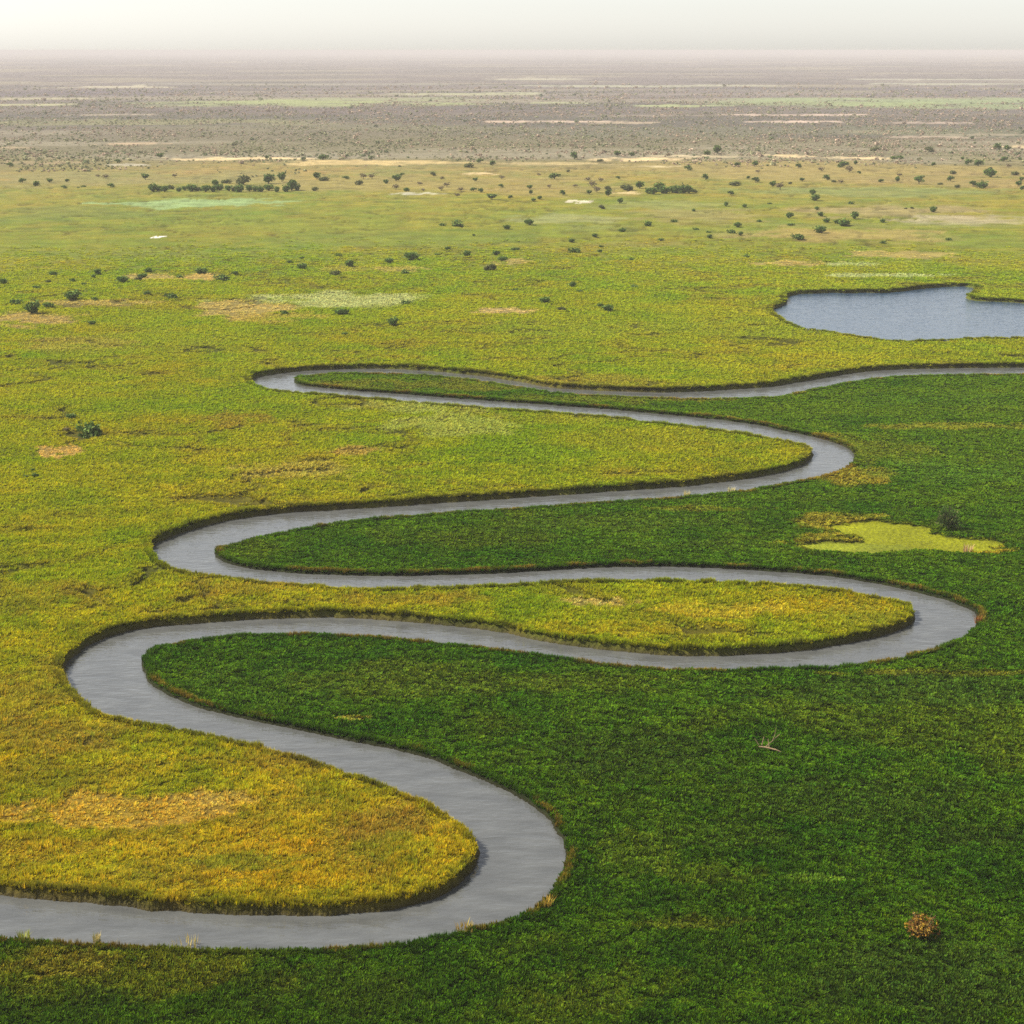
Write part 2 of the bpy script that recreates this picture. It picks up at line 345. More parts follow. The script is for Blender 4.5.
GPATCH = [
 ell(850,475,55,9,(.17,.135,.012),.8), ell(960,426,80,4,(.15,.145,.012),.75), ell(870,448,60,14,(.11,.115,.01),.5), ell(800,437,50,5,(.17,.11,.012),.6),
 ell(845,522,60,9,(.17,.14,.012),.85,.8), ell(835,541,52,8,(.17,.14,.012),.8,.8), ell(985,548,30,4,(.20,.15,.01),.8), ell(975,400,120,8,(.05,.10,.006),.5), ell(420,384,130,6,(.13,.12,.012),.6), ell(600,398,90,5,(.11,.11,.01),.5), ell(510,378,30,4,(.14,.11,.012),.6),
 ell(690,398,40,3,(.13,.12,.01),.6), ell(950,470,80,10,(.055,.11,.008),.5), ell(600,520,150,8,(.055,.085,.006),.5), ell(700,508,60,3,(.12,.12,.01),.6), ell(690,545,90,5,(.05,.085,.005),.5),
 ell(940,672,120,3.5,(.11,.10,.008),.6), ell(600,680,120,10,(.065,.085,.005),.5), ell(350,716,18,2.2,(.18,.16,.02),.7),
 ell(140,970,180,30,(.10,.10,.006),.6,1.0), ell(60,1000,120,20,(.03,.05,.004),.5,1.0), ell(60,960,70,14,(.13,.10,.01),.5), ell(600,985,80,22,(.08,.10,.006),.35,1.0), ell(710,870,60,12,(.08,.10,.007),.35), ell(640,850,45,22,(.075,.10,.007),.4), ell(690,922,60,7,(.10,.09,.009),.35), ell(540,1010,70,20,(.08,.10,.006),.35,1.0), ell(820,878,30,5,(.09,.15,.012),.55), ell(920,690,140,16,(.032,.062,.005),.8),
 ell(640,760,90,30,(.028,.052,.004),.8), ell(850,800,140,25,(.030,.058,.004),.8), ell(980,835,60,12,(.024,.042,.004),.7), ell(950,980,150,40,(.028,.052,.005),.8), ell(420,680,140,18,(.055,.08,.005),.8), ell(250,685,90,20,(.045,.085,.006),.4), ell(330,990,120,25,(.035,.055,.004),.5), ell(720,835,60,14,(.035,.06,.004),.5),
]
POOL = [ell(905,535,40,7,LIME,1,.15), ell(880,527,50,8.5,LIME,1,.15), ell(925,541,75,7,LIME,1,.15), ell(855,545,60,6,(.15,.17,.01),1,.15), ell(965,547,35,4,LIME,1,.15)]
def ell_w(e, X, Y, k, wob=1.5):
    x0, y0, rx, ry, c, s, soft = e
    u, v = (X - x0) / rx, (Y - y0) / ry
    wgt = np.zeros(len(X))
    m = (np.abs(u) < 2.0) & (np.abs(v) < 2.0); q = .42 * math.sqrt(rx * ry)
    if m.any():
        um, vm = u[m], v[m]
        d = um * um + vm * vm + wob * (fbm(X[m] / q + 7 * k, Y[m] / q + 3 * k, 50 + k, 4) - .5) * 2
        wgt[m] = smooth(1.0 + soft * .5, 1.0 - soft, d) * s
    return wgt
def cover(X, Y, side):
    """albedo of the plant cover or bare ground at a place"""
    n = len(X)
    Yr = np.hypot(X, Y) * (1 + .16 * (fbm(X / 130, Y / 130, 3, 5) - .5))
    C = np.stack([np.interp(Yr, Yl, Cl[:, i]) for i in range(3)], 1)
    big = fbm(X / 90, Y / 90, 5); mid = fbm(X / 22, Y / 22, 9); fin = fbm(X / 5, Y / 5, 13)
    # yellow side: swings between fresh green and dry gold
    t = np.clip((big - .5) * 1.5 + (mid - .5) * 1.6 + (fin - .5) * 1.2, -.8, .8)[:, None]
    k = smooth(1900, 1500, Yr)[:, None]
    wbr = (smooth(.56, .72, fbm(X / 30 + 11, Y / 36, 83, 5)) * .35)[:, None] * k
    C = C * (1 - wbr) + C * np.array((1.12, .80, .9)) * wbr
    C = C * (1 + k * t * np.array([.36, .08, .2])) * (1 + (.5 * (fin - .5) * smooth(700, 250, Yr) + .12 * (fin - .5))[:, None])
    # far plains: long bands of mauve scrub, dry grass and clearings
    kf = smooth(1650, 1900, Yr)
    band = fbm(X / 900 + 3, Y / 260, 21, 5)
    far2 = np.array((.20, .175, .12)); far3 = np.array((.070, .066, .055))
    wl = (smooth(.56, .70, band) * kf * .7)[:, None]; wd = (smooth(.46, .34, band) * kf * .7)[:, None]
    C = C * (1 - wl) + far2 * wl; C = C * (1 - wd) + far3 * wd
    ta = np.abs(fbm(X / 60 + 50, Y / 42, 91, 3) - .5); tb = np.abs(fbm(X / 26, Y / 20 + 9, 117, 3) - .5)
    tw = (np.maximum(smooth(.07, .015, ta) * smooth(.46, .60, noise(X / 35, Y / 30, 97)), smooth(.08, .02, tb) * smooth(.53, .66, noise(X / 50 + 7, Y / 60, 131))) * (.12 + .4 * mid) * smooth(1500, 900, Yr))[:, None]
    C = C * (1 - tw) + np.array((.125, .088, .010)) * tw
    for k_, e in enumerate(PATCH):
        wg = ell_w(e, X, Y, k_)[:, None] * (1 - side[:, None])
        C = C * (1 - wg) + np.array(e[4]) * wg
    G = np.tile(np.array((.034, .074, .0025)), (n, 1))
    tg = ((big - .5) * .6 + (mid - .5) * 1.0 + (fin - .5) * .9)[:, None]
    G = G * (1 + tg * np.array([.9, .45, .4]))
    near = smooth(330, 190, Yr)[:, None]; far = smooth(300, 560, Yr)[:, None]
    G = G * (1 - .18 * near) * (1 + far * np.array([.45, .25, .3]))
    wy = (smooth(.60, .74, fbm(X / 38 + 4, Y / 38, 77, 5)) * .22)[:, None]
    G = G * (1 - wy) + np.array((.115, .11, .008)) * wy
    for k_, e in enumerate(GPATCH):
        wg = ell_w(e, X, Y, 200 + k_)[:, None]
        G = G * (1 - wg) + np.array(e[4]) * wg
    s = side[:, None]
    C = C * (1 - s) + G * s
    for k_, e in enumerate(POOL):
        wg = (ell_w(e, X, Y, 300 + k_, .5) * side)[:, None]
        C = C * (1 - wg) + np.array(e[4]) * (1 + .3 * (fin - .5)[:, None]) * wg
    return np.clip(C, .002, .9)
def pool_w(X, Y, side):
    r = np.zeros(len(X))
    for k_, e in enumerate(POOL): r = np.maximum(r, ell_w(e, X, Y, 300 + k_, .5))
    return r * side
def trails(X, Y):
    """winding animal trails and old channels pressed into the marsh"""
    a = np.abs(fbm(X / 60 + 50, Y / 42, 91, 3) - .5); b = smooth(.48, .60, noise(X / 35, Y / 30, 97))
    c = np.abs(fbm(X / 26, Y / 20 + 9, 117, 3) - .5); d = smooth(.55, .66, noise(X / 50 + 7, Y / 60, 131))
    return np.maximum(smooth(.020, .006, a) * b, smooth(.018, .005, c) * d) * smooth(210, 300, np.hypot(X, Y))
def height(X, Y, sd, side, pw=None, tr=None):
    r = np.hypot(X, Y)
    zl = np.where(side > .5, .55, 1.25)
    zl = zl + (fbm(X / 9, Y / 9, 41, 3) - .5) * .7 * smooth(0, 10, sd) + (fbm(X / 70, Y / 70, 43, 3) - .5) * .8 * smooth(2, 40, sd)
    if tr is None: tr = trails(X, Y)
    tr = tr * (1 - side)
    zl = zl - .8 * tr * smooth(2, 6, sd)
    if pw is None: pw = pool_w(X, Y, side)
    zl = zl * (1 - pw) + .12 * pw
    wd = np.maximum(.65, .0020 * r)
    return np.where(sd > 0, zl * smooth(0, 1, sd / wd), np.maximum(-1.6, sd * .9))

# ------------------------------------------------------------------ ground: one sheet to the horizon
rows_px = np.concatenate([[HOR + 2.62], np.arange(53.6, 70, .8), np.arange(70, 420, 1.0), np.arange(420, 1130, 1.45), np.arange(1150, 1700, 40)])
radii = CAM_H / np.tan(PITCH + np.arctan((rows_px - 512) / FPX))
radii = np.append(radii, [60, 30, 10])
ang = np.concatenate([np.arange(-180, -26, 4), np.linspace(-24, -18.5, 26), np.linspace(-18.4, 18.4, 560), np.linspace(18.5, 24, 26), np.arange(26, 180, 4)])
ang = np.radians(ang)
R_, A_ = np.meshgrid(radii, ang, indexing='ij')
X = (R_ * np.sin(A_)).ravel(); Y = (R_ * np.cos(A_)).ravel()
front = (np.abs(A_).ravel() < math.radians(30)) & (R_.ravel() < 2500)
sdv = np.full(len(X), 50.0); kd_ = np.zeros(len(X), int); near_i = np.where(front & (R_.ravel() < 900))[0]
s_, k_, _ = nearest(X[near_i], Y[near_i])
sdv[near_i] = s_; kd_[near_i] = k_
kd_[(R_.ravel() < 500) & ~front] = 1
side = side_of(kd_, Y, X)
PW, TR = pool_w(X, Y, side), trails(X, Y)
Z = height(X, Y, sdv, side, PW, TR)
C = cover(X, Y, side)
bed_shade = smooth(.8, -.2, sdv)[:, None] * (R_.ravel() < 1000)[:, None]
C = C * (1 - bed_shade) + np.array((.07, .055, .028)) * bed_shade  # bank slope's dark brown also paints in the shade among the reed stems
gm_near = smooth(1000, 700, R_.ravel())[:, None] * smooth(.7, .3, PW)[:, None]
C = C * (1 - (.35 + .40 * side[:, None]) * gm_near)                     # shade in the gaps between plants, painted into the ground colour
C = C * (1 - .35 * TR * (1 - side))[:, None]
nr, na = R_.shape
ii = np.arange(nr * na).reshape(nr, na)
a_, b_ = ii[:-1, :], ii[1:, :]
a2, b2 = np.roll(a_, -1, 1), np.roll(b_, -1, 1)
F = np.stack([a_.ravel(), a2.ravel(), b2.ravel(), b_.ravel()], 1)
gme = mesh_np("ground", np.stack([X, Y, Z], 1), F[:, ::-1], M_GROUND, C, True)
ground = link("ground", gme)
tag(ground, kind="structure")

def strip(name, P, Q, mat):
    n = 1500
    def rs(P):
        L = np.concatenate([[0], np.cumsum(np.linalg.norm(np.diff(P, axis=0), axis=1))])
        q = np.linspace(0, L[-1], n); return np.stack([np.interp(q, L, P[:, i]) for i in (0, 1)], 1)
    return rs(P), rs(Q)
# river water: a sheet of cells wherever the channel (plus a margin under the banks) lies
def water_sheet(name, x0, x1, y0, y1, cell, keep, mat):
    xs, ys = np.arange(x0, x1, cell), np.arange(y0, y1, cell)
    gx, gy = np.meshgrid(xs, ys, indexing='ij')
    s, k, _ = nearest(gx.ravel(), gy.ravel())
    ok = keep(s, k).reshape(gx.shape)
    cellok = ok[:-1, :-1] | ok[1:, :-1] | ok[:-1, 1:] | ok[1:, 1:]
    idx = np.arange(gx.size).reshape(gx.shape)
    f = np.stack([idx[:-1, :-1][cellok], idx[1:, :-1][cellok], idx[1:, 1:][cellok], idx[:-1, 1:][cellok]], 1)
    used = np.unique(f); remap = np.full(gx.size, -1); remap[used] = np.arange(len(used))
    V = np.stack([gx.ravel()[used], gy.ravel()[used], np.zeros(len(used))], 1)
    o = link(name, mesh_np(name, V, remap[f], mat)); tag(o, kind="structure"); return o
water_sheet("river", -260, 420, 150, 640, 1.5, lambda s, k: (s < .5) & (k < 2), M_RIVER)
xs_ = Lk[:, 0]; ys_ = Lk[:, 1]
water_sheet("lake", xs_.min() - 4, xs_.max() + 4, ys_.min() - 4, ys_.max() + 4, 2.5, lambda s, k: (s < .8) & (k == 2), M_LAKE)

# ------------------------------------------------------------------ plants that nobody could count
def blades(n, spread, ln, wd, tilt, seed, seg=2, leafy=False, shade=(1, 1)):
    r = np.random.default_rng(seed); V = []; F = []; C = []
    for i in range(n):
        a = r.uniform(0, 2 * math.pi); q = spread * math.sqrt(r.random())
        bx, by = q * math.cos(a), q * math.sin(a)
        d = a + r.normal(0, .8); tl = math.radians(r.uniform(*tilt)); L = ln * r.uniform(.6, 1.15)
        w_ = wd * r.uniform(.7, 1.3)
        sx, sy = -math.sin(d), math.cos(d)
        p = np.array([bx, by, 0.0]); cvar = r.uniform(.75, 1.25); hue = r.normal(0, .08)
        i0 = len(V)
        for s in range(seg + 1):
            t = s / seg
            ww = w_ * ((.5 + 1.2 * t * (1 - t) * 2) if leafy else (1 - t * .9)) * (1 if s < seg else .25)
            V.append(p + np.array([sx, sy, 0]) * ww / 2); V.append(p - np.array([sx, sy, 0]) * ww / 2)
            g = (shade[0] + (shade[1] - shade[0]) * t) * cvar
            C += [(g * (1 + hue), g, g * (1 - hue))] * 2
            tt = tl * (0.5 + t)
            p = p + np.array([math.cos(d) * math.sin(tt), math.sin(d) * math.sin(tt), math.cos(tt)]) * L / seg
        for s in range(seg):
            j = i0 + 2 * s; F.append((j, j + 1, j + 3, j + 2))
    return np.array(V), np.array(F), np.array(C)
def clump_crown(n, seed, leaf=.16, lobes=5, flat=.8, base=0.0, cols=((.05, .08, .02),), rad=.5):
    """crown of leaf sprays gathered in lobes, unit width"""
    r = np.random.default_rng(seed); V = []; F = []; C = []
    L = []
    for i in range(lobes):
        a = r.uniform(0, 2 * math.pi); q = rad * .62 * math.sqrt(r.random())
        L.append((q * math.cos(a), q * math.sin(a), base + flat * r.uniform(.22, .66), r.uniform(.17, .30) * (rad / .5)))
    L.append((0, 0, base + flat * .5, .3))
    for i in range(n):
        lx, ly, lz, lr = L[r.integers(len(L))]
        v = r.normal(size=3); v /= np.linalg.norm(v); q = lr * r.uniform(.35, 1.1) ** .6
        p = np.array([lx, ly, lz]) + v * q * np.array([1, 1, .85])
        if p[2] < base * .9 + .01: p[2] = base * .9 + .01 + r.random() * .05
        u = r.normal(size=3); u[2] *= .6; u /= np.linalg.norm(u)
        t = np.cross(u, v + r.normal(size=3) * .4); t /= np.linalg.norm(t) + 1e-6
        s = leaf * r.uniform(.5, 1.2)
        i0 = len(V)
        V += [p - u * s * .6, p + t * s * .38, p + u * s * .6, p - t * s * .38]
        c = np.array(cols[r.integers(len(cols))]) * r.uniform(.7, 1.3)
        C += [c] * 4; F.append((i0, i0 + 1, i0 + 2, i0 + 3))
    V = np.array(V); V[:, 2] = np.maximum(V[:, 2], .0)
    return V, np.array(F), np.array(C)

def scatter(name, pts, scl, rotz, tint, protos, label, cat):
    me = bpy.data.meshes.new(name)
    n = len(pts)
    me.vertices.add(n); me.vertices.foreach_set("co", np.asarray(pts, np.float32).ravel())
    def at(nm, ty, key, arr):
        a = me.attributes.new(nm, ty, 'POINT'); a.data.foreach_set(key, np.asarray(arr).ravel())
    at("iscale", 'FLOAT_VECTOR', "vector", scl.astype(np.float32))
    rv = np.zeros((n, 3), np.float32); rv[:, 2] = rotz
    at("irot", 'FLOAT_VECTOR', "vector", rv)
    c4 = np.ones((n, 4), np.float32); c4[:, :3] = tint
    at("itint", 'FLOAT_COLOR', "color", c4)
    at("ivar", 'INT', "value", RNG.integers(0, len(protos), n).astype(np.int32))
    me.update()
    o = link(name, me); tag(o, label, cat, kind="stuff")
    ng = bpy.data.node_groups.new(name, 'GeometryNodeTree')
    ng.interface.new_socket("Geometry", in_out='INPUT', socket_type='NodeSocketGeometry')
    ng.interface.new_socket("Geometry", in_out='OUTPUT', socket_type='NodeSocketGeometry')
    N, L = ng.nodes, ng.links
    gi, go = N.new('NodeGroupInput'), N.new('NodeGroupOutput')
    ip = N.new('GeometryNodeInstanceOnPoints'); ip.inputs['Pick Instance'].default_value = True
    jn = N.new('GeometryNodeJoinGeometry')
    for pr in protos:
        ob = bpy.data.objects.new(pr.name, pr)
        oi = N.new('GeometryNodeObjectInfo'); oi.inputs['Object'].default_value = ob
        oi.inputs['As Instance'].default_value = True
        L.new(oi.outputs['Geometry'], jn.inputs[0])
    def na_(nm, ty):
        a = N.new('GeometryNodeInputNamedAttribute'); a.data_type = ty; a.inputs[0].default_value = nm
        return next(s for s in a.outputs if s.enabled and s.name == 'Attribute')
    mp = N.new('GeometryNodeMeshToPoints')
    L.new(gi.outputs[0], mp.inputs['Mesh']); L.new(mp.outputs[0], ip.inputs['Points'])
    L.new(jn.outputs[0], ip.inputs['Instance'])
    L.new(na_("ivar", 'INT'), ip.inputs['Instance Index'])
    L.new(na_("irot", 'FLOAT_VECTOR'), ip.inputs['Rotation'])
    L.new(na_("iscale", 'FLOAT_VECTOR'), ip.inputs['Scale'])
    L.new(ip.outputs[0], go.inputs[0])
    md = o.modifiers.new("scatter", 'NODES'); md.node_group = ng
    return o

CELL = .0026
def polar_pts(r0, r1, cell, half):
    nr = int(math.log(r1 / r0) / cell); na = int(2 * half / cell)
    i, j = np.meshgrid(np.arange(nr), np.arange(na), indexing='ij')
    r = r0 * np.exp((i.ravel() + RNG.random(i.size)) * cell); a = -half + (j.ravel() + RNG.random(i.size)) * cell
    return r * np.sin(a), r * np.cos(a), r
PA = polar_pts(158, 420, .0021, math.radians(19)); PB = polar_pts(420, 1050, CELL, math.radians(19))
px_, py_, pr_ = [np.concatenate(t) for t in zip(PA, PB)]
s_, k_, _ = nearest(px_, py_)
sd2 = side_of(k_, py_, px_)
pw_ = pool_w(px_, py_, sd2); tr_ = trails(px_, py_)
bare = np.zeros(len(px_))
for kk, e in enumerate(PATCH):
    if e[4][0] > .225 and e[5] > .55: bare = np.maximum(bare, ell_w(e, px_, py_, kk) * (1 - sd2))
fade = smooth(1050, 780, pr_)
keep = (s_ > .25 + .0009 * pr_) & (pw_ < RNG.random(len(px_)) * .6 + .15) & (tr_ * (1 - sd2) < .5 + .4 * RNG.random(len(px_))) & (RNG.random(len(px_)) > bare * .55) & (RNG.random(len(px_)) < fade)
px_, py_, pr_, s_, sd2, bare = [a[keep] for a in (px_, py_, pr_, s_, sd2, bare)]
pz_ = height(px_, py_, s_, sd2) - .03
tint = cover(px_, py_, sd2)
sp = np.where(pr_ < 420, .0022, CELL) * pr_
for which, nm, lab, cat in ((0, "yellow_sedge", "yellow green sedge carpet covering the marsh left of the winding river", "marsh grass"), (1, "green_papyrus", "deep green leafy carpet covering the marsh right of the winding river", "marsh grass")):
    m = (sd2 > .5) == bool(which)
    n = m.sum(); X1, Y1 = px_[m], py_[m]
    lum = (RNG.uniform(.72, 1.35, n) if which == 0 else RNG.uniform(.4, 1.9, n)) * (1 + .5 * (fbm(X1 / 1.6, Y1 / 1.6, 61, 2) - .5))
    calm = smooth(230, 600, pr_[m])
    lum = 1 + (lum - 1) * (1 - .88 * calm)
    hue = RNG.normal(0, .09, n) * (1 - .75 * calm)
    boost = 3.05 if which == 0 else 1.7
    tn = tint[m] * lum[:, None] * boost * np.stack([1 + hue, np.ones(n), 1 - hue], 1)
    hvar = .30 + .85 * smooth(.3, .68, fbm(X1 / 1.7, Y1 / 1.7, 63, 3)) + .15 + .5 * (fbm(X1 / 14, Y1 / 14, 65, 2) - .5)
    hvar = .85 + (hvar - .85) * (1 - .8 * calm)
    hh = (.62 + .0003 * pr_[m]) * hvar * (1 - .5 * bare[m]) * (1.0 if which == 0 else .95)
    wv = sp[m] * RNG.uniform(.75, 1.2, n)
    scl = np.stack([wv, wv, hh], 1)
    if which == 0:
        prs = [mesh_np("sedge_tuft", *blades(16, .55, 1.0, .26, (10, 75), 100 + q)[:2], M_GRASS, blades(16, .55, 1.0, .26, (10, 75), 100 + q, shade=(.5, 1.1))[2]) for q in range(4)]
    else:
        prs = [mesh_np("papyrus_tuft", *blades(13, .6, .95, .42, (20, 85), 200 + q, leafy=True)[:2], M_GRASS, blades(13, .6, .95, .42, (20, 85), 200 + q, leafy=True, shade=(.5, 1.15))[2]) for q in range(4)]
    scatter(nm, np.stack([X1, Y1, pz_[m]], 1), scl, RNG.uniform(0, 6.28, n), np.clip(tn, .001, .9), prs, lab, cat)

# reeds that stand along the water's edge
def edge_points(P, Nn, isB, h0):
    rr = np.hypot(P[:, 0], P[:, 1]); aa = np.abs(np.arctan2(P[:, 0], P[:, 1]))
    ok = (aa < math.radians(20)) & (P[:, 1] > 120) & (rr < 1100)
    P, Nn, rr = P[ok], Nn[ok], rr[ok]
    out = []
    for rep in range(6 if isB is not True else 5):
        m = RNG.random(len(P)) < np.clip(330 / rr, .35, 1)
        off = RNG.uniform(.25, 1.15, m.sum()) + .0014 * rr[m]; jit = RNG.normal(0, .15, (m.sum(), 2))
        q = P[m] + Nn[m] * off[:, None] + jit
        out.append(np.column_stack([q, off, rr[m]]))
    return np.vstack(out)
EP = []
for P, Nn, kb, h0 in ((A, nA, 0, 1.55), (B, nB, 1, .95), (Lk, nL, 2, 1.0)):
    e = edge_points(P, Nn, kb == 1, h0)
    s, k, _ = nearest(e[:, 0], e[:, 1])
    m_ = s > .2
    e, s = e[m_], s[m_]
    sdd = np.full(len(e), 1.0 if kb == 1 else 0.0)
    z = np.maximum(height(e[:, 0], e[:, 1], s, sdd), -.05)
    top = h0 * (.65 + .9 * fbm(e[:, 0] / 2.2, e[:, 1] / 2.2, 71, 3))
    hh = np.maximum(.4, (1.85 if kb != 1 else 1.15) * (top / h0) ** 1.0 - np.maximum(z, 0))
    c = cover(e[:, 0], e[:, 1], sdd)
    rnd = fbm(e[:, 0] / 7, e[:, 1] / 7, 73, 3)
    if kb == 1:
        wb = smooth(.46, .64, rnd)[:, None] * .8 * (smooth(1.2 , .7, e[:, 2] - .0014 * e[:, 3])[:, None])
        warm = np.where(RNG.random(len(e))[:, None] < .6, np.array((.19, .12, .014)), np.array((.15, .09, .015)))
        c = c * 1.2 * (1 - wb) + warm * wb
    elif kb == 0:
        wb = smooth(.45, .62, rnd)[:, None] * .6
        c = c * 1.35 * (1 - wb) + np.array((.12, .12, .012)) * wb
    c = c * RNG.uniform(.65, 1.3, len(e))[:, None] * 1.25
    wv = np.maximum(.55, .0026 * e[:, 3]) * RNG.uniform(.8, 1.2, len(e))
    EP.append((np.column_stack([e[:, :2], z]), np.column_stack([wv, wv, hh]), c))
rp = [mesh_np("reed_tuft", *blades(18, .5, 1.0, .2, (2, 48), 300 + q, seg=2)[:2], M_REED, blades(18, .5, 1.0, .2, (2, 48), 300 + q, seg=2, shade=(.24, 1.5))[2]) for q in range(4)]  # dark bases and bright tips paint shade and top light into the reeds
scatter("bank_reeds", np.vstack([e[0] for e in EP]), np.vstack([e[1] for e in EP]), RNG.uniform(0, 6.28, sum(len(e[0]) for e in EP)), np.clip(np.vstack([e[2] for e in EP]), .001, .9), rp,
        "tall reeds with brown bases darkened as if shaded standing along the river and lake edges", "reeds")

# far dry woodland that reads as one mass
wx, wy, wr = polar_pts(1540, 9000, .0041, math.radians(19))
wc = cover(wx, wy, np.zeros(len(wx)))
lumw = wc.mean(1)
edge = 1690 + 480 * (fbm(wx / 110, wy / 110, 33, 4) - .5)
dens = smooth(-40, 160, wr - edge) * smooth(.17, .115, lumw) * (.15 + 1.6 * smooth(.35, .65, fbm(wx / 45, wy / 90, 35, 4))) * smooth(6500, 2400, wr)
kp = RNG.random(len(wx)) < dens
wx, wy, wr, wc = wx[kp], wy[kp], wr[kp], wc[kp]
n = len(wx)
sz = RNG.uniform(1.6, 4.0, n) * (1 + 1.0 * (RNG.random(n) > .94)) * np.clip(wr / 2600, 1, 2.2)
pick = RNG.random(n)[:, None]
gmix = smooth(.35, .65, fbm(wx / 180, wy / 300, 37, 3))[:, None]
tc = np.where(pick < .25 + .45 * gmix, np.array((.32, .32, .18)), np.array((.48, .37, .28)))
tc = np.where(pick > .90 - .12 * gmix * smooth(2400, 1700, wr)[:, None], np.array((.16, .20, .10)), tc) * RNG.uniform(.75, 1.3, n)[:, None]
tc = tc * .8 + wc * .25
gray = ((1., 1., 1.), (.8, .82, .78), (1.2, 1.18, 1.15))
sp_ = [mesh_np("scrub_bush", *clump_crown(46, 400 + q, .34, 4, .62, .0, gray)[:2], M_SCRUB, clump_crown(46, 400 + q, .34, 4, .62, .0, gray)[2]) for q in range(5)]
scatter("dry_woodland", np.column_stack([wx, wy, np.full(n, 1.0)]), np.column_stack([sz, sz, sz * RNG.uniform(.6, 1.0, n)]), RNG.uniform(0, 6.28, n), np.clip(tc, .01, .9), sp_,
        "grey brown dry woodland filling the far plain towards the horizon", "woodland")

# ------------------------------------------------------------------ shrubs and trees one can tell apart
DK = ((.085, .15, .035), (.12, .19, .045), (.05, .09, .025), (.17, .23, .06))
OL = ((.11, .13, .045), (.15, .155, .06), (.08, .10, .04))
BR = ((.18, .14, .08), (.22, .17, .10), (.13, .11, .07))
LM = ((.07, .13, .025), (.10, .16, .035))
def stems(n, seed, h=.7, r0=.03, spread=.35, trunk=0.0):
    r = np.random.default_rng(seed); V = []; F = []
    def limb(p, q, ra, rb):
        p, q = np.array(p), np.array(q); d = q - p; d /= np.linalg.norm(d)
        u = np.cross(d, (0, 0, 1) if abs(d[2]) < .9 else (1, 0, 0)); u /= np.linalg.norm(u); v = np.cross(d, u)
        i0 = len(V)
        for c_, rr in ((p, ra), (q, rb)):
            for k in range(6):
                a = k * math.pi / 3; V.append(c_ + (u * math.cos(a) + v * math.sin(a)) * rr)
        for k in range(6): F.append((i0 + k, i0 + (k + 1) % 6, i0 + 6 + (k + 1) % 6, i0 + 6 + k))
    b = (0, 0, trunk)
    if trunk > 0: limb((0, 0, -.05), (.01, 0, trunk), r0 * 1.5, r0 * 1.1)
    else: b = (0, 0, -.04)
    for i in range(n):
        a = i * 6.28 / n + r.uniform(-.4, .4); s = spread * r.uniform(.5, 1)
        mid = (math.cos(a) * s * .45, math.sin(a) * s * .45, b[2] + (h - b[2]) * .5)
        end = (math.cos(a) * s, math.sin(a) * s, b[2] + (h - b[2]) * r.uniform(.75, 1))
        limb(b, mid, r0, r0 * .65); limb(mid, end, r0 * .65, r0 * .25)
        a2 = a + r.uniform(-1, 1); limb(mid, (mid[0] + math.cos(a2) * s * .5, mid[1] + math.sin(a2) * s * .5, end[2] * .9), r0 * .5, r0 * .2)
    return np.array(V), np.array(F)
KINDS = {}
def kind(name, cols, n, leaf, lobes, flat, base, trunk, rad=.5, seeds=3, r0=.03):
    L = []
    for q in range(seeds):
        sdn = hash_name(name) + q
        V, F, C = clump_crown(n, sdn, leaf, lobes, flat, base, cols, rad)
        cm = mesh_np("foliage", V, F, M_LEAF, C)
        Vs, Fs = stems(5, sdn, h=base + flat * .6, r0=r0, spread=.33, trunk=trunk)
        L.append((cm, mesh_np("stem", Vs, Fs, M_BARK)))
    KINDS[name] = L
def hash_name(s): return sum(ord(c) * (i + 3) for i, c in enumerate(s)) % 5000
kind('dark', DK, 380, .15, 6, .62, .0, 0)
kind('low', DK, 280, .14, 7, .30, .0, 0)
kind('olive', OL, 320, .15, 6, .55, .0, 0)
kind('tree', DK, 300, .17, 7, .75, .10, .16)
kind('tall', DK, 420, .16, 8, 1.5, .15, .3)
kind('brown', BR, 200, .14, 6, .75, .12, .25)
kind('lime', LM, 260, .16, 5, .7, .0, 0)
cnt = [0]
def place(px, py, wpx, kd, label, group=None, hs=1.0):
    x, y = gnd(px, py, 1.2)
    s_, k_, _ = nearest(np.array([x]), np.array([y])); sdd = side_of(k_, None, None)
    z = float(height(np.array([x]), np.array([y]), s_, sdd)[0])
    wdt = wpx * mpp(px, py) * 1.08
    i = cnt[0]; cnt[0] += 1
    cm, sm = KINDS[kd][i % 3]
    is_tree = kd in ('tree', 'tall', 'brown')
    nm, cat = ("tree", "tree") if is_tree else ("shrub", "shrub")
    r = bpy.data.objects.new(nm, None); col.objects.link(r)
    r.location = (x, y, z - .05); r.scale = (wdt * random.uniform(.85, 1.3), wdt * random.uniform(.75, 1.05), wdt * hs * random.uniform(.7, 1.0)); r.rotation_euler = (0, 0, random.choice((0, math.pi)) + random.uniform(-.5, .5))
    r.empty_display_size = .3
    tag(r, label, cat, group)
    f = link("crown" if is_tree else "foliage", cm, r)
    t = link("trunk" if is_tree else "stem", sm, r)
    return r

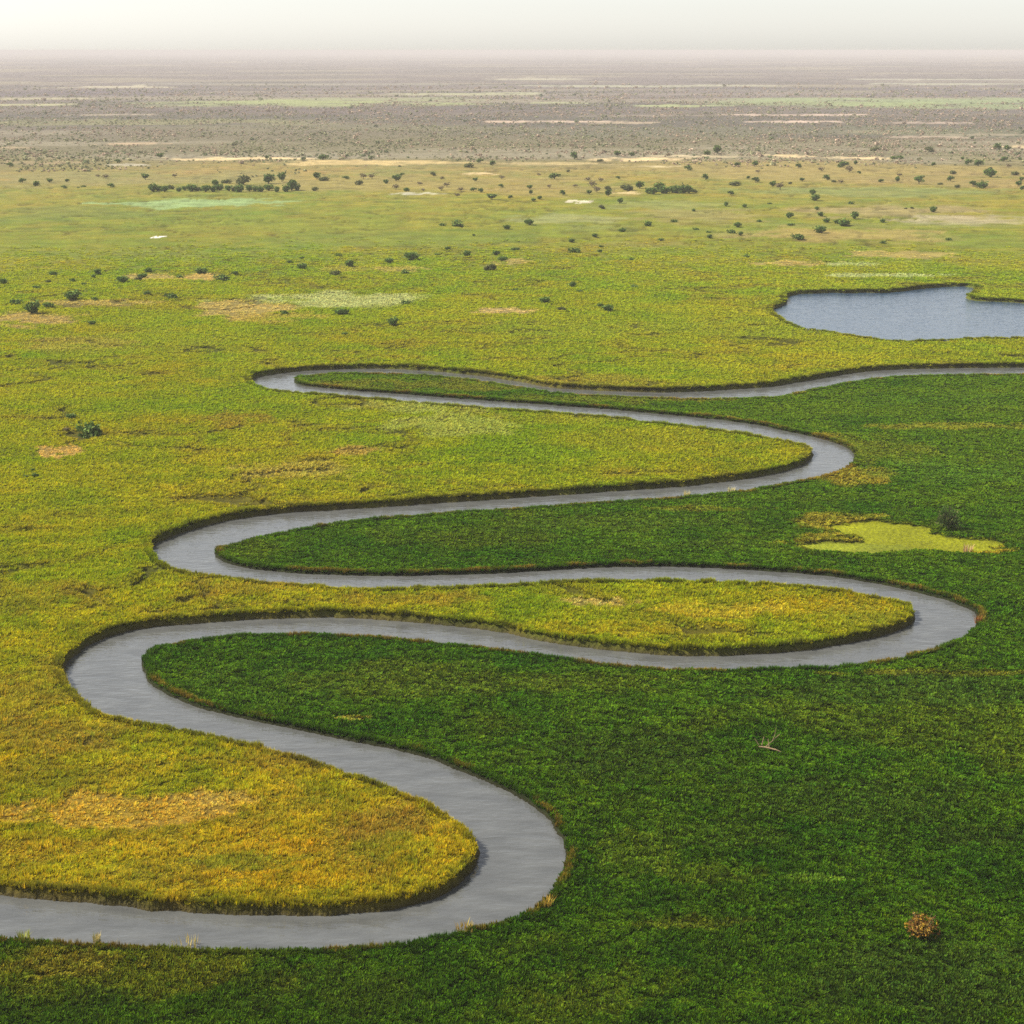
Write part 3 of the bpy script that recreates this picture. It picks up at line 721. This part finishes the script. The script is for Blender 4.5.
NAMED = [
 (4,284,10,'dark',"dark shrub cut by the left edge above the pale sandy patch"),
 (32,314,19,'dark',"largest rounded dark shrub beside the pale sandy patch at the far left"),
 (48,307,13,'dark',"dark shrub just right of the largest shrub at the far left"),
 (16.5,304,13,'low',"low flat dark shrub just left of the largest shrub at the far left"),
 (72,300,19,'dark',"wide ragged dark shrub at the left end of a thin tan strip, upper left"),
 (95,300,10,'low',"small low shrub on the thin tan strip right of the wide ragged shrub"),
 (123,282,13,'dark',"dense round dark shrub at the left end of a line of four, upper left"),
 (138,280,9,'olive',"second shrub of the line of four climbing right, upper left"),
 (143,277,10,'dark',"third shrub of the line of four climbing right, upper left"),
 (148,272.5,10,'dark',"topmost right shrub of the line of four, upper left"),
 (202,273,15,'dark',"bushy dark shrub standing on the top edge of a reddish bare patch"),
 (223,280,17,'low',"wide low shrub at the right end of the reddish bare patch"),
 (235,274.5,7,'dark',"small upright shrub just above the wide low one beside the reddish patch"),
 (98,274,9,'dark',"taller of the two close shrubs left of the line of four"),
 (53,275,9,'dark',"small dark shrub alone above the others, third from the left edge"),
 (147,294.5,8,'dark',"small upright dark shrub alone below the line of four"),
 (92.6,325,9,'dark',"small dark shrub alone below the tan strip at left"),
 (302.7,269.5,12,'dark',"dark shrub with two tiny ones above it, left of centre"),
 (335,276,12,'olive',"olive shrub lowest of the loose row above the pale clearing"),
 (349.6,267.5,13,'dark',"dark wide shrub right of and above the olive shrub in the loose row"),
 (389.6,263,12,'dark',"dark shrub left of the widest one in the upper centre row"),
 (412,260,15,'dark',"widest dark shrub of the upper centre row"),
 (404,274,10,'low',"low shrub just below the widest one of the upper centre row"),
 (341,315,14,'dark',"spiky upright dark shrub at the lower edge of the pale clearing"),
 (406,304,12,'low',"low shrub on the right tip of the pale clearing"),
 (392.6,325.5,15,'dark',"dark arched shrub below the pale clearing, right of the spiky one"),
 (285,314,10,'low',"low dark tuft on the lower left edge of the pale clearing"),
 (344.7,335,8,'low',"small dull shrub directly below the spiky shrub"),
 (490,270.5,15,'olive',"broad dome shaped olive shrub lowest of a cluster of three near top centre"),
 (495.7,255,10,'dark',"uppermost shrub of the cluster of three near top centre"),
 (502.5,261,10,'dark',"dark shrub in the middle of the cluster of three near top centre"),
 (467,256,10,'dark',"dark shrub left of the cluster of three near top centre"),
 (545.5,303,14,'dark',"dark shrub at the right end of a thin dark bank line beside a sandy patch"),
 (562,311,9,'olive',"small shrub just below right of the one on the dark bank line"),
 (608,311,13,'dark',"wider right hand shrub of the touching pair in the middle plain"),
 (600,306.5,9,'dark',"smaller left hand shrub of the touching pair in the middle plain"),
 (572,287,9,'dark',"dark shrub alone between the far pair and the dark bank line"),
 (633,288,10,'low',"low flat shrub alone right of the touching pair"),
 (92,434,27,'low',"wide dense dark bush above the bare oval patch at mid left",1.5),
 (72,419,11,'dark',"small dark shrub up and left of the wide dense bush at mid left"),
 (67,431,6,'brown',"little brown bush touching the left side of the wide dense bush"),
 (35,477,8,'dark',"largest of the three tiny shrubs below the bare oval patch"),
 (26,477,5,'dark',"left one of the three tiny shrubs below the bare oval patch"),
 (33,471,5,'dark',"uppermost of the three tiny shrubs below the bare oval patch"),
 (983,188,17,'dark',"largest dark tree clump near the right edge on the tan plain"),
 (990.5,177,14,'dark',"dark tree clump just behind the largest one near the right edge"),
 (919,184,9,'tall',"tall slender dark tree standing on the tan plain at upper right"),
 (843,226,16,'dark',"wide dark shrub at the lower right of the diagonal shrub line"),
 (854,219,12,'dark',"pointed shrub up and right of the wide one in the diagonal shrub line"),
 (820.5,233,14,'dark',"spreading shrub above the lowest one of the diagonal shrub line"),
 (799,239,13,'low',"lowest left shrub of the diagonal shrub line at upper right"),
 (789,218,10,'dark',"dark shrub left of the diagonal shrub line"),
 (933,212,9,'dark',"round dark bush alone on the pale pinkish strip at upper right"),
 (883,222.5,8,'dark',"small dark shrub alone right of the diagonal shrub line"),
 (529.5,225,10,'dark',"dark shrub on a faint pale streak right of top centre"),
 (648,226,10,'dark',"pointed dark shrub below the right tree grove"),
 (623,232,9,'dark',"dark shrub lower left of the pointed one below the right grove"),
 (813,195,10,'dark',"topmost bush of the diagonal shrub line at upper right"),
 (815.5,201,12,'dark',"wide bush just below the topmost of the diagonal shrub line"),
]
for t in NAMED: place(t[0], t[1], t[2], t[3], t[4], hs=(t[5] if len(t) > 5 else 1.0))

GR = [
 ("small shrubs scattered on the upper left marsh", "tiny dark shrub on the green plain at upper left",
  [(73,281,9,'low'),(84,285,7,'low'),(93.5,278,6,'dark'),(35.5,288,9,'low'),(48,282.5,6,'olive'),(179,277,9,'low'),(172.5,298,13,'low'),(217,332,6,'low'),(290,263,6,'dark'),(302.7,259.5,5,'dark'),(338,256.6,7,'low')]),
 ("small shrubs scattered on the middle plain", "tiny dark shrub on the green plain near top centre",
  [(436.5,254.6,6,'low'),(447,249.5,7,'dark'),(515,250,8,'low'),(600,252,6,'dark'),(580.6,292,7,'low'),(515,291,7,'low'),(632,260.5,7,'low'),(571,242.5,8,'dark'),(575,252,15,'low'),(594.5,237,7,'dark'),(600.7,247,5,'dark'),(660.7,240.5,8,'low'),(507,229,9,'dark'),(473.5,235.5,4,'dark'),(518,249.5,4,'dark'),(456,226,16,'low'),(442,225.5,10,'low')]),
 ("small shrubs scattered on the right plain", "tiny dark shrub on the grassy plain at upper right",
  [(674.5,222.5,8,'low'),(709.5,238.5,7,'dark'),(696.5,230,7,'low'),(738,227.5,9,'dark'),(740.7,235.5,6,'dark'),(732,233.7,10,'low'),(725.7,206,7,'dark'),(744.5,207.5,6,'dark'),(694,211,6,'dark'),(817,210,7,'dark'),(820.5,216,9,'dark'),(827,222.5,9,'dark'),(790.5,226,8,'low'),(837,223.7,8,'dark'),(850.5,204,8,'low'),(912,209,4,'olive'),(905.5,209,4,'olive'),(883,244,8,'low'),(949,240,7,'low'),(745.7,257,8,'low'),(708,233,6,'low'),(770,204,5,'low'),(760,222,6,'low')]),
 ("trees on the tan plain in front of the woodland, centre", "small tree on the tan plain in front of the far woodland, centre",
  [(533,201,7,'dark'),(539.5,199.5,6,'dark'),(530.7,194.5,6,'tree'),(529.5,189,7,'tree'),(554.5,179,10,'tree'),(563,195,7,'tree'),(619.5,203.7,7,'tree'),(602,208.7,8,'olive'),(608,196,9,'tree'),(589.5,194,7,'tree'),(624.5,190,10,'olive'),(592,187,9,'brown'),(597,192.5,8,'brown'),(618,179,5,'tree'),(588,181,7,'brown'),(601,182,6,'brown'),(315,191,8,'olive'),(317,179,9,'tree'),(323.5,181,9,'olive'),(346,179.5,6,'tree'),(358.5,185,9,'olive'),(363.5,179,7,'brown'),(372,179,8,'brown'),(386,184,6,'tree'),(396,181,11,'tree'),(402,176,5,'tree'),(396,189.5,8,'brown'),(420,185,6,'brown'),(433.5,176,7,'olive'),(442,180,5,'brown'),(441,191,7,'brown'),(447,187,7,'brown'),(461,191,6,'brown'),(475,181,6,'tree'),(473.5,191,6,'tree'),(481,192.5,6,'tree'),(492,200,10,'tree'),(501,187.5,6,'tree'),(510,199,6,'tree'),(502,179,6,'brown'),(457,197.5,6,'brown'),(423,191,5,'brown'),(539,176,5,'brown'),(568,172,5,'olive'),(575,187,5,'brown'),(549,188,5,'brown')]),
 ("trees on the tan plain in front of the woodland, right", "small tree on the tan plain in front of the far woodland, right",
  [(730.7,195,7,'tree'),(737,166,7,'tree'),(754.5,166,8,'tree'),(688,171,7,'tree'),(705.7,180,8,'tree'),(734.5,185,10,'olive'),(755.7,182.5,7,'tree'),(748,179,5,'tree'),(772,187,9,'tree'),(780,190,10,'brown'),(790,184,6,'olive'),(802.5,181,6,'tree'),(798.5,168,6,'tree'),(827,180,9,'tree'),(834,182,6,'olive'),(843,167,11,'tree'),(849,172,9,'brown'),(856,165,6,'tree'),(859,173.7,5,'tree'),(880.5,182,6,'tree'),(896.7,182,7,'tree'),(899,177,6,'brown'),(933,166,6,'tree'),(940,184.5,5,'olive'),(950.5,181,8,'tree'),(953,174,8,'olive'),(957,187.5,6,'olive'),(968,165,8,'tree'),(978,166,10,'tree'),(962,160,5,'tree'),(1004,161,7,'tree'),(1020,160,5,'tree'),(1018,186,8,'tree'),(1023,190,8,'tree'),(1015,175,9,'olive'),(1021.7,181,7,'tree'),(973,186,7,'tree'),(841,183,6,'brown'),(821,171,6,'brown'),(758,173,5,'brown'),(990,169,6,'olive'),(1009,168,6,'brown')]),
 ("trees on the tan plain in front of the woodland, left", "small dark tree on the olive plain below the woodland at upper left",
  [(22.5,183,7,'tree'),(36,186,8,'tree'),(50,183,7,'tree'),(64,189,6,'tree'),(67,182,5,'tree'),(84,187,5,'low'),(111,188,6,'tree'),(106,179,6,'brown'),(145.5,179.5,8,'tree'),(10,167,6,'tree'),(98,177,4,'brown'),(78,188,4,'low'),(175,178,5,'brown')]),
 ("trees along the sandy edge of the far woodland", "dark rounded tree on the sandy front edge of the far woodland",
  [(574.5,159.5,10,'tree'),(618,156,9,'tree'),(632,156,6,'tree'),(707,155,7,'tree'),(718,154,11,'tree'),(323.5,160,9,'tree'),(267,159,6,'tree'),(468.5,167.5,12,'olive'),(480,163,7,'tree'),(492,166,7,'tree'),(600,161,7,'olive'),(893,159,8,'low'),(901,158.7,9,'low'),(875,151,9,'olive'),(930,152,12,'olive'),(998,150,10,'tree'),(1006,151,9,'tree'),(345,158,5,'tree'),(668,157,5,'brown'),(160,158,7,'tree'),(118,163,5,'tree')]),
 ("trees of the dense grove at upper left", "dark green tree in the long dense grove at upper left",
  [(152,192,9,'dark'),(158,192,9,'dark'),(165,192,8,'dark'),(171,191,9,'olive'),(179,192,9,'dark'),(186,192,8,'dark'),(192,192,10,'dark'),(199,192,9,'olive'),(207,192,10,'dark'),(214,192,9,'dark'),(221,191,11,'dark'),(228,191.5,10,'dark'),(235,192,9,'olive'),(241,192,10,'dark'),(248,192,10,'dark'),(255,192,9,'dark'),(262,192,9,'dark'),(269,191,11,'dark'),(277,192,9,'dark'),(284,192,10,'dark'),(291,192,11,'dark'),(297,192,9,'dark'),(225,184,10,'olive'),(243,185,12,'olive'),(268,184,11,'tree'),(282,183,10,'tree'),(216,186,8,'dark')]),
 ("trees of the dense grove right of top centre", "dark green tree in the short dense grove right of top centre",
  [(640,190,8,'tree'),(647,193,10,'dark'),(653,194,11,'dark'),(659,193,12,'dark'),(665,193,13,'dark'),(671,193,12,'dark'),(677,193,12,'dark'),(683,193,13,'dark'),(689,193,11,'dark'),(693,192,8,'olive'),(630,190,8,'olive'),(609,191,8,'olive')]),
]
for grp, lab, lst in GR:
    for (a, b, c_, k) in lst:
        if 'grove' in grp: a, b, c_ = a + random.uniform(-1.6, 1.6), b + random.uniform(-1.6, .6), c_ * random.uniform(.75, 1.25)
        place(a, b, c_, k, lab, grp, hs=(1.25 if 'grove' in grp else 1.0))
place(406,191.5,7,'lime',"small bright green tree on the tan plain at the edge of the green marsh")

# the lone tree beside the bright pool: spiky grey crown on a short trunk
def lone_tree():
    x, y = gnd(948, 528, .8)
    r = bpy.data.objects.new("tree", None); col.objects.link(r); r.location = (x, y, .5)
    tag(r, "lone spiky grey green tree beside the bright lime pool at right", "tree")
    S = 26 * mpp(948, 525)
    rg = np.random.default_rng(5); V = []; F = []; C = []
    for i in range(900):
        el = math.radians(rg.uniform(5, 85)); a = rg.uniform(0, 6.28)
        q = rg.uniform(.15, 1) ** .7
        R = .55 * S * (.8 + .35 * math.sin(5 * a) * math.cos(3 * el))
        d = np.array([math.cos(a) * math.cos(el), math.sin(a) * math.cos(el), math.sin(el) * 1.45])
        p = d * R * q + np.array([0, 0, .12 * S]); dn = d / np.linalg.norm(d) + rg.normal(0, .25, 3)
        s = np.cross(dn, rg.normal(size=3)); s /= np.linalg.norm(s)
        l, w_ = .11 * S * rg.uniform(.6, 1.5), .032 * S
        i0 = len(V); V += [p - s * w_, p + s * w_, p + dn * l]
        c = np.array(((.055, .10, .022), (.08, .13, .03), (.13, .14, .05))[rg.integers(3)]) * rg.uniform(.7, 1.2)
        C += [c] * 3; F.append((i0, i0 + 1, i0 + 2))
    link("crown", mesh_np("crown", V, F, M_LEAF, np.array(C)), r)
    Vs, Fs = stems(9, 11, h=.95, r0=.022, spread=.55, trunk=.14)
    link("trunk", mesh_np("trunk", Vs * S * .8, Fs, M_BARK), r)
lone_tree()

def dead_bush(px, py, wpx, cols, label, n=800, h=.62, leaf=.075, seed=21, name="dead_bush", cat="bush"):
    x, y = gnd(px, py, .8)
    r = bpy.data.objects.new(name, None); col.objects.link(r); r.location = (x, y, .35)
    tag(r, label, cat)
    S = wpx * mpp(px, py)
    V, F, C = clump_crown(n, seed, leaf, 9, h, 0, cols, .55)
    C = C * (1 + .5 * np.clip(-V[:, :1] * 1.5, -.6, .6)) if False else C
    link("foliage", mesh_np("foliage", V * S, F, M_LEAF, C), r)
    Vs, Fs = stems(10, seed, h=h * .95, r0=.012, spread=.5)
    m = bpy.data.materials.get("dry_twigs") or leaf_like_twig()
    link("stem", mesh_np("stem", Vs * S, Fs, m), r)
    return r
def leaf_like_twig():
    m, N, L = new_mat("dry_twigs")
    out = N.new('ShaderNodeOutputMaterial'); p = N.new('ShaderNodeBsdfPrincipled')
    n = N.new('ShaderNodeTexNoise'); n.inputs['Scale'].default_value = 3
    r = N.new('ShaderNodeValToRGB'); r.color_ramp.elements[0].color = (.12, .07, .03, 1); r.color_ramp.elements[1].color = (.28, .20, .10, 1)
    L.new(n.outputs[0], r.inputs[0]); L.new(r.outputs[0], p.inputs['Base Color']); p.inputs['Roughness'].default_value = .8
    L.new(p.outputs[0], out.inputs[0]); return m
dead_bush(921, 934, 36, ((.22, .11, .02), (.33, .21, .025), (.10, .05, .015), (.28, .18, .04), (.14, .065, .02)), "orange brown dead bush standing alone in the deep green reeds at lower right", h=.72)

def fallen_branch():
    x, y = gnd(770, 749, .9)
    r = bpy.data.objects.new("fallen_branch", None); col.objects.link(r); r.location = (x, y, .7)
    tag(r, "pale forked dead branch lying in the deep green reeds right of centre", "branch")
    u = mpp(770, 749); V = []; F = []
    def limb(p, q, ra, rb, V, F):
        p, q = np.array(p, float), np.array(q, float); d = q - p; d /= np.linalg.norm(d)
        a = np.cross(d, (0, 1, .2)); a /= np.linalg.norm(a); b = np.cross(d, a); i0 = len(V)
        for c_, rr in ((p, ra), (q, rb)):
            for k in range(6): V.append(c_ + (a * math.cos(k * 1.047) + b * math.sin(k * 1.047)) * rr)
        for k in range(6): F.append((i0 + k, i0 + (k + 1) % 6, i0 + 6 + (k + 1) % 6, i0 + 6 + k))
    P = lambda a, b, c: (a * u, b * u, c * u)
    limb(P(-11, 2, 3), P(-4, 0, 3), .14, .17, V, F); limb(P(-4, 0, 3), P(5, -5, 2.5), .17, .14, V, F); limb(P(5, -5, 2.5), P(11, -8, 1), .14, .05, V, F)
    m = leaf_like_twig(); m.name = "bleached_wood"
    link("limb", mesh_np("limb", V, F, m), r)
    for br in ([(-4, 0, 4), (3, 3, 9), (5, 4, 16), (6, 5, 23)], [(3, 3, 9), (10, 5, 15)], [(-11, 2, 5), (-15, 4, 11)], [(-8, 1, 5), (-6, 3, 13)], [(-1, -1, 4), (-2, 2, 11)]):
        V, F = [], []
        for k in range(len(br) - 1): limb(P(*br[k]), P(*br[k + 1]), .09 - .02 * k, .06 - .018 * k, V, F)
        link("twig", mesh_np("twig", V, F, m), r)
fallen_branch()

PALEC = ((.42, .36, .15), (.55, .48, .22), (.36, .34, .10))
def pale_tuft(px, py, wpx, hpx, label, cols, seed, group=None):
    x, y = gnd(px, py, .6)
    u = mpp(px, py)
    V, F, C = blades(60, .42 * wpx * u, hpx * u, .16, (2, 40), seed, seg=2)
    C = C * np.array(cols[0])
    o = link("reed_clump", mesh_np("reed_clump", V, F, M_LEAF, C)); o.location = (x, y, .3)
    tag(o, label, "reed clump", group)
pale_tuft(687, 495, 7, 6, "left one of two cream reed clumps below the upper right river bend", PALEC[1:], 61)
pale_tuft(731, 491, 8, 6, "right one of two cream reed clumps below the upper right river bend", PALEC[1:], 62)
pale_tuft(97, 940, 8, 10, "thin upright pale reed clump on the near bank at bottom left", PALEC, 63)
pale_tuft(186, 944, 34, 10, "wide straw coloured reed clump on the near bank at bottom left", PALEC, 64)
pale_tuft(24, 938, 14, 11, "bushy yellow green reed clump on the near bank near the left corner", ((.30, .32, .06),), 65)
pale_tuft(467, 928, 26, 9, "golden reed clump on the near bank where the foreground bend starts", ((.42, .30, .06),), 66)
pale_tuft(547, 905, 14, 13, "golden reed clump on the outer side of the foreground bend", ((.45, .30, .05),), 67)
pale_tuft(978, 622, 7, 10, "rusty reed clump at the tip of the right hand river bend", ((.32, .14, .05),), 68)
pale_tuft(968, 551, 10, 9, "pinkish pale reed clump at the lower edge of the bright lime pool", ((.5, .34, .16),), 69)

# ------------------------------------------------------------------ haze: thin even air round everything
m, N, L = new_mat("haze")
out = N.new('ShaderNodeOutputMaterial'); pv = N.new('ShaderNodeVolumePrincipled')
pv.inputs['Color'].default_value = (.645, .615, .615, 1); pv.inputs['Density'].default_value = 7.5e-5
pv.inputs['Anisotropy'].default_value = 0.0
L.new(pv.outputs[0], out.inputs['Volume'])
D = 80000
V = [(x, y, z) for z in (-3.0, CAM_H + 3) for x, y in ((-D, -D), (D, -D), (D, D), (-D, D))]
F = [(3, 2, 1, 0), (4, 5, 6, 7), (0, 1, 5, 4), (1, 2, 6, 5), (2, 3, 7, 6), (3, 0, 4, 7)]
hz = link("haze", mesh_np("haze", V, F, m)); tag(hz, kind="stuff")
print("tufts", len(px_), "edge", sum(len(e[0]) for e in EP), "wood", n, "shrubs", cnt[0])
